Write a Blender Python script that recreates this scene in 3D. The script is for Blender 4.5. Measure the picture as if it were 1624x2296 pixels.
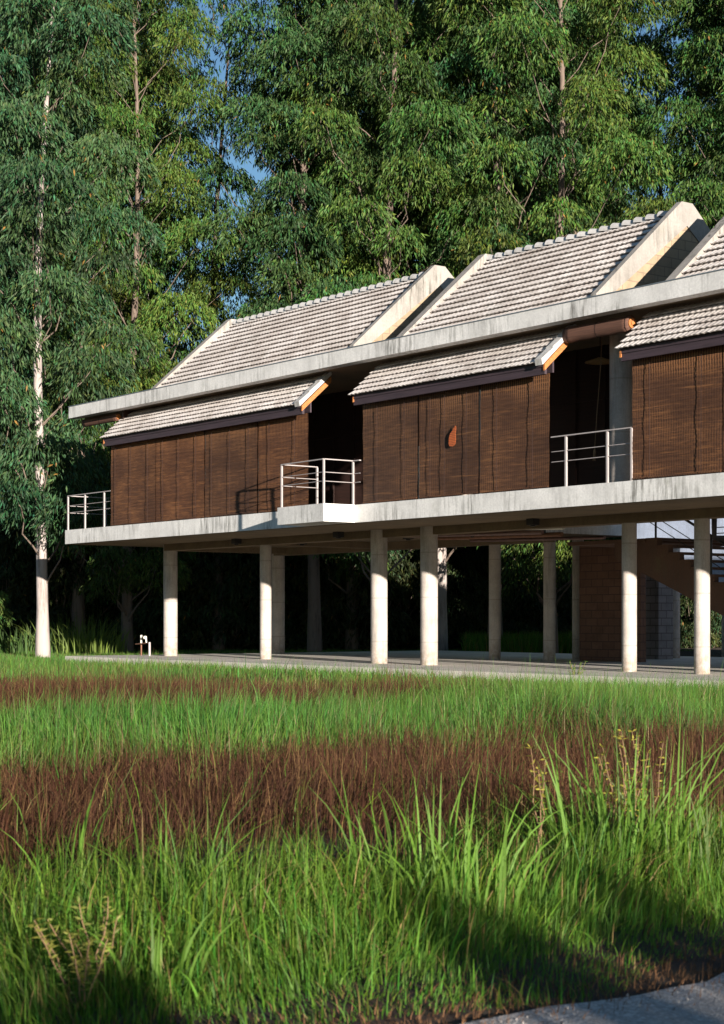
import bpy, bmesh, math, random
import numpy as np
from mathutils import Vector, Matrix

for o in list(bpy.data.objects): bpy.data.objects.remove(o)
sc = bpy.context.scene
C = sc.collection
random.seed(7)
rng = np.random.default_rng(11)

# ------------------------------------------------------------------ camera
# world frame: x runs along the facade to the right, y into the building, z up
CAM = (44.276, -23.071, 1.6)
FWD = Vector((-0.79374, 0.60826, 0.0))
RGT = Vector((0.60826, 0.79374, 0.0))
cd = bpy.data.cameras.new('camera')
cam = bpy.data.objects.new('camera', cd)
C.objects.link(cam)
cam.location = CAM
cam.rotation_euler = FWD.to_track_quat('-Z', 'Y').to_euler()
cd.sensor_fit = 'HORIZONTAL'
cd.sensor_width = 36.0
cd.lens = 36.0 * 3800 / 1624
cd.shift_y = (1386 - 1148) / 1624.0
cd.clip_start = 0.1
cd.clip_end = 2000
cd.dof.use_dof = True
cd.dof.focus_distance = 42.0
cd.dof.aperture_fstop = 8.0
sc.camera = cam

# ------------------------------------------------------------------ light
SUN_EL = math.radians(7.4)
SUN_DIR = Vector((0.968, -0.252, 0)).normalized()      # horizontal direction towards the sun
to_sun = Vector((SUN_DIR.x * math.cos(SUN_EL), SUN_DIR.y * math.cos(SUN_EL), math.sin(SUN_EL)))
w = bpy.data.worlds.new('World')
sc.world = w
w.use_nodes = True
wn = w.node_tree.nodes
wl = w.node_tree.links
wn.clear()
sky = wn.new('ShaderNodeTexSky')
sky.sky_type = 'NISHITA'
sky.sun_disc = False
sky.sun_elevation = SUN_EL
sky.sun_rotation = math.atan2(SUN_DIR.x, SUN_DIR.y)
sky.air_density = 1.0
sky.dust_density = 0.1
sky.ozone_density = 3.0
bg = wn.new('ShaderNodeBackground')
bg.inputs['Strength'].default_value = 0.065
wo = wn.new('ShaderNodeOutputWorld')
wl.new(sky.outputs[0], bg.inputs[0])
wl.new(bg.outputs[0], wo.inputs[0])
sl = bpy.data.lights.new('sun', 'SUN')
sl.energy = 5.0
sl.angle = math.radians(0.5)
sl.color = (1.0, 0.92, 0.82)
sun = bpy.data.objects.new('sun', sl)
C.objects.link(sun)
sun.rotation_euler = to_sun.to_track_quat('Z', 'Y').to_euler()

sc.view_settings.view_transform = 'Standard'
sc.view_settings.look = 'None'
sc.view_settings.gamma = 1.0
sc.view_settings.exposure = 1.3
sc.render.engine = 'CYCLES'
sc.render.resolution_x = 724
sc.render.resolution_y = 1024

# ------------------------------------------------------------------ helpers
class MB:
    def __init__(s):
        s.v = []; s.f = []; s.sm = []
    def add(s, vs, fs, smooth=False):
        n = len(s.v)
        s.v += [tuple(p) for p in vs]
        s.f += [tuple(i + n for i in f) for f in fs]
        s.sm += [smooth] * len(fs)
    def box(s, x0, x1, y0, y1, z0, z1):
        s.add([(x0,y0,z0),(x1,y0,z0),(x1,y1,z0),(x0,y1,z0),(x0,y0,z1),(x1,y0,z1),(x1,y1,z1),(x0,y1,z1)],
              [(0,3,2,1),(4,5,6,7),(0,1,5,4),(1,2,6,5),(2,3,7,6),(3,0,4,7)])
    def prism_x(s, poly, x0, x1):          # poly: list of (y,z), extruded along x
        n = len(poly)
        vs = [(x0, y, z) for y, z in poly] + [(x1, y, z) for y, z in poly]
        fs = [tuple(range(n))[::-1], tuple(range(n, 2*n))]
        fs += [(i, (i+1) % n, n + (i+1) % n, n + i) for i in range(n)]
        s.add(vs, fs)
    def prism_y(s, poly, y0, y1):          # poly: (x,z)
        n = len(poly)
        vs = [(x, y0, z) for x, z in poly] + [(x, y1, z) for x, z in poly]
        fs = [tuple(range(n)), tuple(range(n, 2*n))[::-1]]
        fs += [(i, n + i, n + (i+1) % n, (i+1) % n) for i in range(n)]
        s.add(vs, fs)
    def prism_z(s, poly, z0, z1):
        n = len(poly)
        vs = [(x, y, z0) for x, y in poly] + [(x, y, z1) for x, y in poly]
        fs = [tuple(range(n))[::-1], tuple(range(n, 2*n))]
        fs += [(i, (i+1) % n, n + (i+1) % n, n + i) for i in range(n)]
        s.add(vs, fs)
    def tube(s, pts, rad, n=10, cap=True):
        pts = [Vector(p) for p in pts]
        if not hasattr(rad, '__len__'): rad = [rad] * len(pts)
        vs = []; fs = []
        for i, p in enumerate(pts):
            d = (pts[min(i+1, len(pts)-1)] - pts[max(i-1, 0)]).normalized()
            a = d.orthogonal().normalized() if abs(d.z) > 0.9 else d.cross(Vector((0,0,1))).normalized()
            if abs(d.z) > 0.9: a = (Vector((1,0,0)) - d * d.x).normalized()
            b = d.cross(a)
            for k in range(n):
                t = 2 * math.pi * k / n
                vs.append(p + a * math.cos(t) * rad[i] + b * math.sin(t) * rad[i])
        for i in range(len(pts) - 1):
            for k in range(n):
                fs.append((i*n+k, i*n+(k+1) % n, (i+1)*n+(k+1) % n, (i+1)*n+k))
        s.add(vs, fs, True)
        if cap:
            s.add(vs[:n], [tuple(range(n))[::-1]])
            s.add(vs[-n:], [tuple(range(n))])
    def build(s, name, mat, parent=None):
        me = bpy.data.meshes.new(name)
        me.from_pydata(s.v, [], s.f)
        me.polygons.foreach_set('use_smooth', s.sm)
        bm = bmesh.new(); bm.from_mesh(me)
        bmesh.ops.recalc_face_normals(bm, faces=bm.faces)
        bm.to_mesh(me); bm.free()
        me.materials.append(mat)
        o = bpy.data.objects.new(name, me)
        C.objects.link(o)
        if parent:
            o.parent = parent
            if parent.type == 'EMPTY': o.matrix_parent_inverse = Matrix.Translation(-parent.location)
        return o
def tag(o, label=None, cat=None, group=None, kind=None):
    if label: o['label'] = label
    if cat: o['category'] = cat
    if group: o['group'] = group
    if kind: o['kind'] = kind
    return o
def thing(name, label, cat, loc=(0,0,0), group=None):
    o = bpy.data.objects.new(name, None)
    C.objects.link(o); o.location = loc
    o.empty_display_size = 0.3
    return tag(o, label, cat, group)
def np_mesh(name, verts, faces_flat, nper, mat, cols=None, parent=None):
    """verts (N,3); faces_flat int array; nper verts per face (constant)."""
    me = bpy.data.meshes.new(name)
    nf = len(faces_flat) // nper
    me.vertices.add(len(verts)); me.loops.add(len(faces_flat)); me.polygons.add(nf)
    me.vertices.foreach_set('co', verts.astype(np.float32).ravel())
    me.loops.foreach_set('vertex_index', faces_flat.astype(np.int32))
    me.polygons.foreach_set('loop_start', np.arange(0, nf * nper, nper, dtype=np.int32))
    me.polygons.foreach_set('loop_total', np.full(nf, nper, dtype=np.int32))
    me.update(calc_edges=True)
    if cols is not None:
        at = me.color_attributes.new('tint', 'FLOAT_COLOR', 'POINT')
        c4 = np.ones((len(verts), 4), dtype=np.float32); c4[:, :3] = cols
        at.data.foreach_set('color', c4.ravel())
    me.materials.append(mat)
    o = bpy.data.objects.new(name, me)
    C.objects.link(o)
    if parent: o.parent = parent
    return o

# ------------------------------------------------------------------ materials
def new_mat(name):
    m = bpy.data.materials.new(name); m.use_nodes = True
    nt = m.node_tree; nt.nodes.clear()
    out = nt.nodes.new('ShaderNodeOutputMaterial')
    p = nt.nodes.new('ShaderNodeBsdfPrincipled')
    nt.links.new(p.outputs[0], out.inputs[0])
    return m, nt, p, out
def N(nt, t, **kw):
    n = nt.nodes.new(t)
    for k, v in kw.items(): setattr(n, k, v)
    return n
def noise(nt, vec, scale, detail=4, rough=0.55):
    n = N(nt, 'ShaderNodeTexNoise'); n.inputs['Scale'].default_value = scale
    n.inputs['Detail'].default_value = detail; n.inputs['Roughness'].default_value = rough
    nt.links.new(vec, n.inputs['Vector']); return n.outputs['Fac']
def ramp(nt, fac, stops):
    r = N(nt, 'ShaderNodeValToRGB'); e = r.color_ramp.elements
    while len(e) < len(stops): e.new(0.5)
    for i, (p, c) in enumerate(stops):
        e[i].position = p; e[i].color = (c[0], c[1], c[2], 1) if hasattr(c, '__len__') else (c, c, c, 1)
    nt.links.new(fac, r.inputs[0]); return r.outputs[0]
def mapping(nt, vec, scale):
    m = N(nt, 'ShaderNodeMapping'); m.inputs['Scale'].default_value = scale
    nt.links.new(vec, m.inputs['Vector']); return m.outputs[0]
def mixc(nt, fac, a, b, mode='MIX'):
    m = N(nt, 'ShaderNodeMix', data_type='RGBA', blend_type=mode)
    for s, v in ((m.inputs[0], fac), (m.inputs[6], a), (m.inputs[7], b)):
        if hasattr(v, 'is_linked') or isinstance(v, bpy.types.NodeSocket): nt.links.new(v, s)
        elif hasattr(v, '__len__'): s.default_value = (v[0], v[1], v[2], 1)
        else: s.default_value = v
    return m.outputs[2]
def bump(nt, p, h, strength=0.3, dist=0.01):
    b = N(nt, 'ShaderNodeBump'); b.inputs['Strength'].default_value = strength
    b.inputs['Distance'].default_value = dist
    nt.links.new(h, b.inputs['Height']); nt.links.new(b.outputs[0], p.inputs['Normal'])
def coord(nt): return N(nt, 'ShaderNodeTexCoord').outputs['Object']

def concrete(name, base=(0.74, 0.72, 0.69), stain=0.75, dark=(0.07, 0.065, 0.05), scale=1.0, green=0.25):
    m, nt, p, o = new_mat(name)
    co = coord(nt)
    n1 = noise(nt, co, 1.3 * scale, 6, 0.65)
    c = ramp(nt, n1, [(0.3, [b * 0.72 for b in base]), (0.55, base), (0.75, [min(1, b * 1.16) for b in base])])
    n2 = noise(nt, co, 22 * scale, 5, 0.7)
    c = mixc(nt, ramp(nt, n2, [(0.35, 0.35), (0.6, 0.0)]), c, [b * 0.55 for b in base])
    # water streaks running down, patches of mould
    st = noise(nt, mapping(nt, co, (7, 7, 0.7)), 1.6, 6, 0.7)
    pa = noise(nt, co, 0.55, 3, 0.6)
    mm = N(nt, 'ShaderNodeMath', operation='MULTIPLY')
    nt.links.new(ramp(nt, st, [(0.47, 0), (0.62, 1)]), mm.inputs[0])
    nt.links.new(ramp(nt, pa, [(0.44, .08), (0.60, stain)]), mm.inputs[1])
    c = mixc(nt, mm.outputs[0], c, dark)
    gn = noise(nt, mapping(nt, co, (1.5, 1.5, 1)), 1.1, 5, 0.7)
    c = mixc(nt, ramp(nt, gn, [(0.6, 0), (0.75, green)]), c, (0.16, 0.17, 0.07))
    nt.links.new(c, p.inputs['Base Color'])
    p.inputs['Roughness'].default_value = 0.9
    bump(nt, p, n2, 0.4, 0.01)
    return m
M = {}
M['concrete'] = concrete('weathered_concrete')
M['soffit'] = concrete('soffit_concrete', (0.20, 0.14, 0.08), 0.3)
M['column'] = concrete('column_concrete', (0.48, 0.42, 0.37), 0.35, scale=1.4, green=0.1)
M['stair'] = concrete('stair_concrete', (0.13, 0.065, 0.04), 0.3)
M['pad'] = concrete('pad_concrete', (0.66, 0.60, 0.52), 0.2, green=0.1)
M['coping'] = concrete('coping_concrete', (0.32, 0.29, 0.26), 0.9, green=0.15)

def column_wear(m):
    nt = m.node_tree; p = [n for n in nt.nodes if n.type == 'BSDF_PRINCIPLED'][0]
    c = p.inputs['Base Color'].links[0].from_socket; co = coord(nt)
    sx = N(nt, 'ShaderNodeSeparateXYZ'); nt.links.new(co, sx.inputs[0])
    mr = N(nt, 'ShaderNodeMapRange'); nt.links.new(sx.outputs[2], mr.inputs[0])
    mr.inputs[1].default_value = .5; mr.inputs[2].default_value = 1.15; mr.inputs[3].default_value = 1.0; mr.inputs[4].default_value = 0.0
    mu = N(nt, 'ShaderNodeMath', operation='MULTIPLY'); nt.links.new(mr.outputs[0], mu.inputs[0])
    nt.links.new(ramp(nt, noise(nt, co, 7, 6, .75), [(.38, 0), (.62, .85)]), mu.inputs[1])
    c = mixc(nt, mu.outputs[0], c, (.20, .14, .09))
    fr = N(nt, 'ShaderNodeMath', operation='FRACT'); dv = N(nt, 'ShaderNodeMath', operation='DIVIDE'); dv.inputs[1].default_value = 1.05
    nt.links.new(sx.outputs[2], dv.inputs[0]); nt.links.new(dv.outputs[0], fr.inputs[0])
    c = mixc(nt, ramp(nt, fr.outputs[0], [(.965, 0), (.98, .35)]), c, (.16, .13, .10))
    nt.links.new(c, p.inputs['Base Color'])
column_wear(M['column'])

def block_mat(name, base, mortar, bw=0.4, bh=0.2):
    m, nt, p, o = new_mat(name)
    co = coord(nt)
    sx = N(nt, 'ShaderNodeSeparateXYZ'); nt.links.new(co, sx.inputs[0])
    ad = N(nt, 'ShaderNodeMath', operation='ADD'); nt.links.new(sx.outputs[0], ad.inputs[0]); nt.links.new(sx.outputs[1], ad.inputs[1])
    cb = N(nt, 'ShaderNodeCombineXYZ'); nt.links.new(ad.outputs[0], cb.inputs[0]); nt.links.new(sx.outputs[2], cb.inputs[1])
    br = N(nt, 'ShaderNodeTexBrick'); nt.links.new(cb.outputs[0], br.inputs[0])
    br.inputs['Color1'].default_value = (*base, 1); br.inputs['Color2'].default_value = (*[b * 0.78 for b in base], 1)
    br.inputs['Mortar'].default_value = (*mortar, 1)
    br.inputs['Scale'].default_value = 1.0; br.inputs['Brick Width'].default_value = bw; br.inputs['Row Height'].default_value = bh
    br.inputs['Mortar Size'].default_value = 0.012
    n2 = noise(nt, co, 3, 6, 0.7)
    c = mixc(nt, ramp(nt, n2, [(0.45, 0), (0.7, 0.6)]), br.outputs[0], [b * 0.45 for b in base])
    nt.links.new(c, p.inputs['Base Color']); p.inputs['Roughness'].default_value = 0.95
    bump(nt, p, br.outputs['Fac'], -0.5, 0.01)
    return m
M['gable'] = block_mat('gable_blocks', (0.36, 0.265, 0.17), (0.22, 0.16, 0.11))
M['block'] = block_mat('dark_blocks', (0.20, 0.10, 0.065), (0.09, 0.05, 0.04))

def tile_mat():
    m, nt, p, o = new_mat('cement_tiles')
    co = coord(nt)
    a = noise(nt, co, 0.8, 5, 0.6)
    c = ramp(nt, a, [(0.3, (0.48, 0.43, 0.395)), (0.5, (0.63, 0.58, 0.545)), (0.7, (0.73, 0.68, 0.65))])
    vo = N(nt, 'ShaderNodeTexVoronoi'); vo.inputs['Scale'].default_value = 4.2; nt.links.new(co, vo.inputs['Vector'])
    sp = N(nt, 'ShaderNodeSeparateColor'); nt.links.new(vo.outputs['Color'], sp.inputs[0])
    c = mixc(nt, ramp(nt, sp.outputs[0], [(0.2, 0.45), (0.8, 0)]), c, (0.33, 0.27, 0.24))
    ms = noise(nt, mapping(nt, co, (1.3, .5, .5)), 1.7, 6, 0.75)
    c = mixc(nt, ramp(nt, ms, [(0.54, 0), (0.70, .65)]), c, (0.16, 0.145, 0.115))
    b = noise(nt, co, 30, 4, 0.7)
    c = mixc(nt, ramp(nt, b, [(0.4, 0.4), (0.6, 0)]), c, (0.25, 0.22, 0.19))
    nt.links.new(c, p.inputs['Base Color']); p.inputs['Roughness'].default_value = 0.85
    bump(nt, p, b, 0.3, 0.006)
    return m
M['tile'] = tile_mat()
M['ridge'] = concrete('ridge_cement', (0.52, 0.50, 0.48), 0.4, green=0.05)

def blind_mat():
    m, nt, p, o = new_mat('woven_reed')
    co = coord(nt)
    n0 = noise(nt, mapping(nt, co, (0.8, 0.8, 11)), 3.0, 8, 0.85)
    c = ramp(nt, n0, [(0.34, (0.030, 0.010, 0.003)), (0.5, (0.108, 0.044, 0.016)), (0.66, (0.33, 0.15, 0.055))])
    wv = N(nt, 'ShaderNodeTexWave', wave_type='BANDS', bands_direction='Z'); wv.inputs['Scale'].default_value = 16
    wv.inputs['Distortion'].default_value = 1.5; wv.inputs['Detail'].default_value = 2; wv.inputs['Detail Scale'].default_value = 2
    nt.links.new(co, wv.inputs['Vector'])
    c = mixc(nt, ramp(nt, wv.outputs[0], [(0.1, 0.65), (0.6, 0)]), c, (0.022, 0.008, 0.004))
    wx = N(nt, 'ShaderNodeTexWave', wave_type='BANDS', bands_direction='X'); wx.inputs['Scale'].default_value = 5.2
    nt.links.new(co, wx.inputs['Vector'])
    sx = N(nt, 'ShaderNodeSeparateXYZ'); nt.links.new(co, sx.inputs[0])
    pk = noise(nt, mapping(nt, co, (0.7, 0.7, 3.5)), 1.4, 4, 0.6)
    hz = ramp(nt, sx.outputs[2], [(0.0, 0.0), (1.0, 0.0)])
    tp = N(nt, 'ShaderNodeMapRange'); nt.links.new(sx.outputs[2], tp.inputs[0])
    tp.inputs[1].default_value = 5.9; tp.inputs[2].default_value = 6.2; tp.inputs[3].default_value = 0.25; tp.inputs[4].default_value = 0.85
    m1 = N(nt, 'ShaderNodeMath', operation='MULTIPLY'); nt.links.new(ramp(nt, wx.outputs[0], [(0.5, 0), (0.85, 1)]), m1.inputs[0]); nt.links.new(tp.outputs[0], m1.inputs[1])
    c = mixc(nt, m1.outputs[0], c, (0.42, 0.20, 0.085))
    big = noise(nt, mapping(nt, co, (0.8, 0.8, 1.5)), 0.9, 3, 0.6)
    c = mixc(nt, ramp(nt, big, [(0.42, 0.6), (0.6, 0)]), c, (0.06, 0.022, 0.009))
    ls = noise(nt, mapping(nt, co, (.45, .45, 9)), 1.6, 5, 0.7)
    c = mixc(nt, ramp(nt, ls, [(0.56, 0), (0.66, .55)]), c, (0.34, 0.155, 0.055))
    oi = N(nt, 'ShaderNodeObjectInfo')
    c = mixc(nt, 1.0, c, ramp(nt, oi.outputs['Random'], [(0, (.68, .70, .78)), (1, (1.25, 1.12, 1.0))]), 'MULTIPLY')
    nt.links.new(c, p.inputs['Base Color']); p.inputs['Roughness'].default_value = 0.8
    bump(nt, p, wv.outputs[0], 0.8, 0.012)
    return m
M['reed'] = blind_mat()

def plain(name, col, rough=0.6, metal=0.0, var=0.25, scale=6.0):
    m, nt, p, o = new_mat(name)
    co = coord(nt)
    n1 = noise(nt, co, scale, 5, 0.65)
    c = ramp(nt, n1, [(0.3, [b * (1 - var) for b in col]), (0.7, [min(1, b * (1 + var * 0.6)) for b in col])])
    nt.links.new(c, p.inputs['Base Color'])
    p.inputs['Roughness'].default_value = rough; p.inputs['Metallic'].default_value = metal
    bump(nt, p, n1, 0.15, 0.004)
    return m
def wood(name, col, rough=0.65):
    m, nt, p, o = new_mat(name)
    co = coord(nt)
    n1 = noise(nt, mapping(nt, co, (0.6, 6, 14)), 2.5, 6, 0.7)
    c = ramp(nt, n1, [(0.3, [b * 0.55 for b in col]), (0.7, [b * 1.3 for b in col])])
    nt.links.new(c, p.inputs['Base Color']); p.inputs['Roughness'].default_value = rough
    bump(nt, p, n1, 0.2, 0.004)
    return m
M['board'] = wood('dark_stained_board', (0.045, 0.028, 0.035))
M['rafter'] = wood('orange_timber', (0.42, 0.15, 0.04))
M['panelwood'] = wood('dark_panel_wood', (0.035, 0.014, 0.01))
M['paint'] = plain('pale_painted_steel', (0.36, 0.32, 0.31), 0.45, 0.0, 0.15)
M['steel'] = plain('grey_steel', (0.35, 0.34, 0.35), 0.4, 0.6, 0.2)
M['dark'] = plain('black_metal', (0.02, 0.018, 0.018), 0.5)
M['rollreed'] = wood('rolled_dark_reed', (0.11, 0.05, 0.032), 0.8)
M['cord'] = plain('cord', (0.03, 0.012, 0.008), 0.9)
M['rope'] = plain('natural_rope', (0.20, 0.12, 0.06), 0.9)
M['flash'] = plain('grey_flashing', (0.16, 0.19, 0.21), 0.5, 0.3)
M['wicker'] = plain('wicker', (0.36, 0.22, 0.09), 0.8, 0, 0.4, 30)
M['orange'] = plain('orange_glow_patch', (0.45, 0.10, 0.022), 0.8)  # orange colour stands in for light showing through the blind
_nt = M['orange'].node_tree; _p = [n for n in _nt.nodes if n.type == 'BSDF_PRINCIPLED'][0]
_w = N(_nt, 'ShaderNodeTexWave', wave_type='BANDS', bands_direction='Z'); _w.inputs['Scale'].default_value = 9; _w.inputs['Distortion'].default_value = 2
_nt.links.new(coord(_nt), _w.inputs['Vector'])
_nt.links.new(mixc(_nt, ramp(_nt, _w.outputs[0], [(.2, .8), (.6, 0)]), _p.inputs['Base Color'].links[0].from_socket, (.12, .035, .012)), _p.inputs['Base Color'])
M['pvc'] = plain('pvc_pipe', (0.16, 0.085, 0.07), 0.5)
M['tap'] = plain('painted_pipe', (0.72, 0.68, 0.58), 0.5)
M['rust'] = plain('rusty_pipe', (0.20, 0.09, 0.05), 0.8)
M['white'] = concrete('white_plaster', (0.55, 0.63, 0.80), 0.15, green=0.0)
M['glassdark'] = plain('dark_glass', (0.02, 0.02, 0.025), 0.15)
M['asphalt'] = None

def asphalt():
    m, nt, p, o = new_mat('worn_asphalt')
    co = coord(nt)
    vo = N(nt, 'ShaderNodeTexVoronoi'); vo.inputs['Scale'].default_value = 75; nt.links.new(co, vo.inputs['Vector'])
    sp = N(nt, 'ShaderNodeSeparateColor'); nt.links.new(vo.outputs['Color'], sp.inputs[0])
    c = ramp(nt, sp.outputs[0], [(0.0, (0.24, 0.215, 0.195)), (0.7, (0.46, 0.41, 0.37)), (1.0, (0.65, 0.58, 0.52))])
    b = noise(nt, co, 1.1, 6, 0.7)
    c = mixc(nt, ramp(nt, b, [(0.4, 0.5), (0.62, 0)]), c, (0.24, 0.21, 0.19))
    nt.links.new(c, p.inputs['Base Color']); p.inputs['Roughness'].default_value = 0.92
    bump(nt, p, vo.outputs['Distance'], 0.5, 0.01)
    return m
M['asphalt'] = asphalt()
def soil():
    m, nt, p, o = new_mat('soil')
    co = coord(nt)
    a = noise(nt, co, 0.9, 8, 0.7)
    c = ramp(nt, a, [(0.3, (0.03, 0.012, 0.007)), (0.5, (0.06, 0.026, 0.014)), (0.66, (0.05, 0.045, 0.015)), (0.8, (0.13, 0.075, 0.04))])
    b = noise(nt, co, 45, 4, 0.7)
    c = mixc(nt, ramp(nt, b, [(0.4, 0.6), (0.6, 0)]), c, (0.02, 0.01, 0.006))
    nt.links.new(c, p.inputs['Base Color']); p.inputs['Roughness'].default_value = 1.0
    bump(nt, p, b, 0.8, 0.03)
    return m
M['soil'] = soil()
def bark(name, pale, dk):
    m, nt, p, o = new_mat(name)
    co = coord(nt)
    a = noise(nt, mapping(nt, co, (3, 3, 0.5)), 1.6, 6, 0.7)
    c = ramp(nt, a, [(0.3, dk), (0.5, pale), (0.8, [min(1, x * 1.2) for x in pale])])
    nt.links.new(c, p.inputs['Base Color']); p.inputs['Roughness'].default_value = 0.9
    bump(nt, p, a, 0.5, 0.02)
    return m
M['bark_pale'] = bark('pale_bark', (0.34, 0.29, 0.265), (0.12, 0.095, 0.08))
M['bark'] = bark('brown_bark', (0.15, 0.11, 0.085), (0.05, 0.035, 0.03))
def leafy(name, trans=0.25, rough=0.55, tr_boost=1.3):
    m, nt, p, o = new_mat(name)
    at = N(nt, 'ShaderNodeAttribute', attribute_name='tint')
    nt.links.new(at.outputs['Color'], p.inputs['Base Color'])
    p.inputs['Roughness'].default_value = rough
    p.inputs['Specular IOR Level'].default_value = 0.22
    t = N(nt, 'ShaderNodeBsdfTranslucent')
    nt.links.new(mixc(nt, 1.0, at.outputs['Color'], (tr_boost, tr_boost * 1.05, tr_boost * 0.5), 'MULTIPLY'), t.inputs[0])
    mx = N(nt, 'ShaderNodeMixShader'); mx.inputs[0].default_value = trans
    nt.links.new(p.outputs[0], mx.inputs[1]); nt.links.new(t.outputs[0], mx.inputs[2])
    nt.links.new(mx.outputs[0], o.inputs[0])
    return m
M['leaf'] = leafy('drooping_leaves', 0.12, 0.6, 1.4)
M['grass'] = leafy('grass_blades', 0.35, 0.55)
M['drygrass'] = leafy('dry_blades', 0.15, 0.8, 1.0)

# ------------------------------------------------------------------ ground
GZ = 0.32
def gh(x, y):
    x = np.asarray(x, float)
    t = np.clip((38.0 - x) / 12.0, 0, 1)
    return GZ * (t * t * (3 - 2 * t))
def uneven(x, y):
    x = np.asarray(x, float); y = np.asarray(y, float)
    m = np.clip((37.5 - x) / 3, 0, 1) * np.clip((-0.8 - y) / 2, 0, 1)
    return m * 0.05 * (np.sin(x * 0.9 + 1.3 * np.sin(y * 0.7)) + np.sin(y * 1.1 + x * 0.35))
def make_ground():
    xs = np.concatenate([[-900, -400, -200, -100], np.arange(-60, 60.1, 0.5), [100, 200, 400, 900]])
    ys = np.concatenate([[-900, -400, -200, -100], np.arange(-60, 60.1, 0.75), [100, 200, 400, 900]])
    X, Y = np.meshgrid(xs, ys, indexing='ij')
    Z = gh(X, Y) + uneven(X, Y)
    V = np.stack([X, Y, Z], -1).reshape(-1, 3)
    ny = len(ys)
    i, j = np.meshgrid(np.arange(len(xs) - 1), np.arange(ny - 1), indexing='ij')
    a = (i * ny + j).ravel()
    F = np.stack([a, a + ny, a + ny + 1, a + 1], 1).ravel()
    o = np_mesh('ground', V, F, 4, M['soil'])
    return tag(o, kind='structure')
make_ground()
b = MB()
# road with an irregular broken edge
edge = []
y = -80.0
while y < 80:
    edge.append((39.26 + 0.035 * math.sin(y * 1.7) + 0.03 * math.sin(y * 5.3 + 1) + random.uniform(-.03, .03), y))
    y += 0.22 if -24 < y < -10 else 2.0
b.prism_z(edge + [(46.5, 80), (46.5, -80)], -0.05, 0.014)
tag(b.build('road', M['asphalt']), kind='structure')
b = MB()
b.box(0.0, 48, 0.0, 14.0, 0.05, 0.5)
tag(b.build('pavement', M['pad']), kind='structure')

# ------------------------------------------------------------------ house
HX1 = 47.0
house = thing('house', 'long raised concrete house on round columns with tiled roofs and brown blinds', 'house', (16, 5, 0.5))
b = MB()
b.prism_z([(0, 0), (HX1, 0), (HX1, 9.5), (26, 9.5), (26, 3.2), (13.3, 3.2), (13.3, 9.5), (0, 9.5)], 3.75, 4.15)
slab = b.build('floor_slab', M['concrete'], house)
b = MB()
b.prism_z([(12.0, -0.002), (12.0, -0.80), (13.9, -0.87), (13.9, -0.002)], 3.752, 4.152)
b.build('balcony_slab', M['concrete'], house)
b = MB()
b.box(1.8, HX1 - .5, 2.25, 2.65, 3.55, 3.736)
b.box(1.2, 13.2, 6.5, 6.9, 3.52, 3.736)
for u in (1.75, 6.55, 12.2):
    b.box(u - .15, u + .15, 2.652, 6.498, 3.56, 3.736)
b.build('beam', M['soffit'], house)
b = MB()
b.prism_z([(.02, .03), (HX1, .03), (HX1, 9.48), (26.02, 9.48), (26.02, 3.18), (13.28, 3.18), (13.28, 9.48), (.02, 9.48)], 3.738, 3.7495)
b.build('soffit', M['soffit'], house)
def column(u, v, r, z0=0.5, z1=3.74, name='column', mat='column'):
    b = MB(); b.tube([(u, v, z0), (u, v, z1)], r, 28); return b.build(name, M[mat], house)
for u, v, r in [(1.74, 2.5, .205), (6.66, 2.5, .155), (11.85, 2.3, .205), (13.75, 2.3, .205), (19.95, 2.5, .155), (21.9, 2.5, .155),
                (1.17, 6.7, .205), (11.15, 6.7, .155), (13.0, 6.9, .155), (37, 2.5, .205), (45, 2.5, .205), (26.8, 2.5, .155), (28.8, 2.3, .205), (12.0, 8.9, .155), (12.5, 12.1, .16), (24.8, 6.7, .155)]:
    column(u, v, r)
# upper storey
b = MB()
b.box(0.22, HX1, 0.0, 0.28, 7.375, 7.70)
fascia = b.build('fascia_beam', M['concrete'], house)
b = MB(); b.box(0.20, HX1 + .02, -0.012, 0.30, 7.702, 7.722); b.build('flashing', M['flash'], house)
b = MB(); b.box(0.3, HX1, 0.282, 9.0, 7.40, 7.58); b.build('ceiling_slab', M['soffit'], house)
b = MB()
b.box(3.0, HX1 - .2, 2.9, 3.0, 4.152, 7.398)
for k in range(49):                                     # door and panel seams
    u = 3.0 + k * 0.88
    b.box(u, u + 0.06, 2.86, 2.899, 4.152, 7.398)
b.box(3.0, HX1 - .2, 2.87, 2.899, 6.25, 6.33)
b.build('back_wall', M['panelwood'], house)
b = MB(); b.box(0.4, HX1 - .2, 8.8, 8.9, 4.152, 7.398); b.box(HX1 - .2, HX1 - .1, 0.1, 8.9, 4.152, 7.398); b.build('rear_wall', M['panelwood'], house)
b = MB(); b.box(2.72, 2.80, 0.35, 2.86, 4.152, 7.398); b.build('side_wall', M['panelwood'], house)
for u in (11.95, 14.25, 20.05, 22.5):
    pass
column(20.98, 1.2, 0.235, 4.152, 7.398, 'upper_column', 'column')
for u in (15.9, 17.9):
    column(u, 1.6, 0.12, 4.152, 7.398, 'upper_column', 'column')
b = MB(); b.box(19.17, 19.20, 2.80, 2.858, 5.59, 6.31); b.build('pale_strip', M['paint'], house)  # narrow pale upright strip on the back wall

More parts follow.
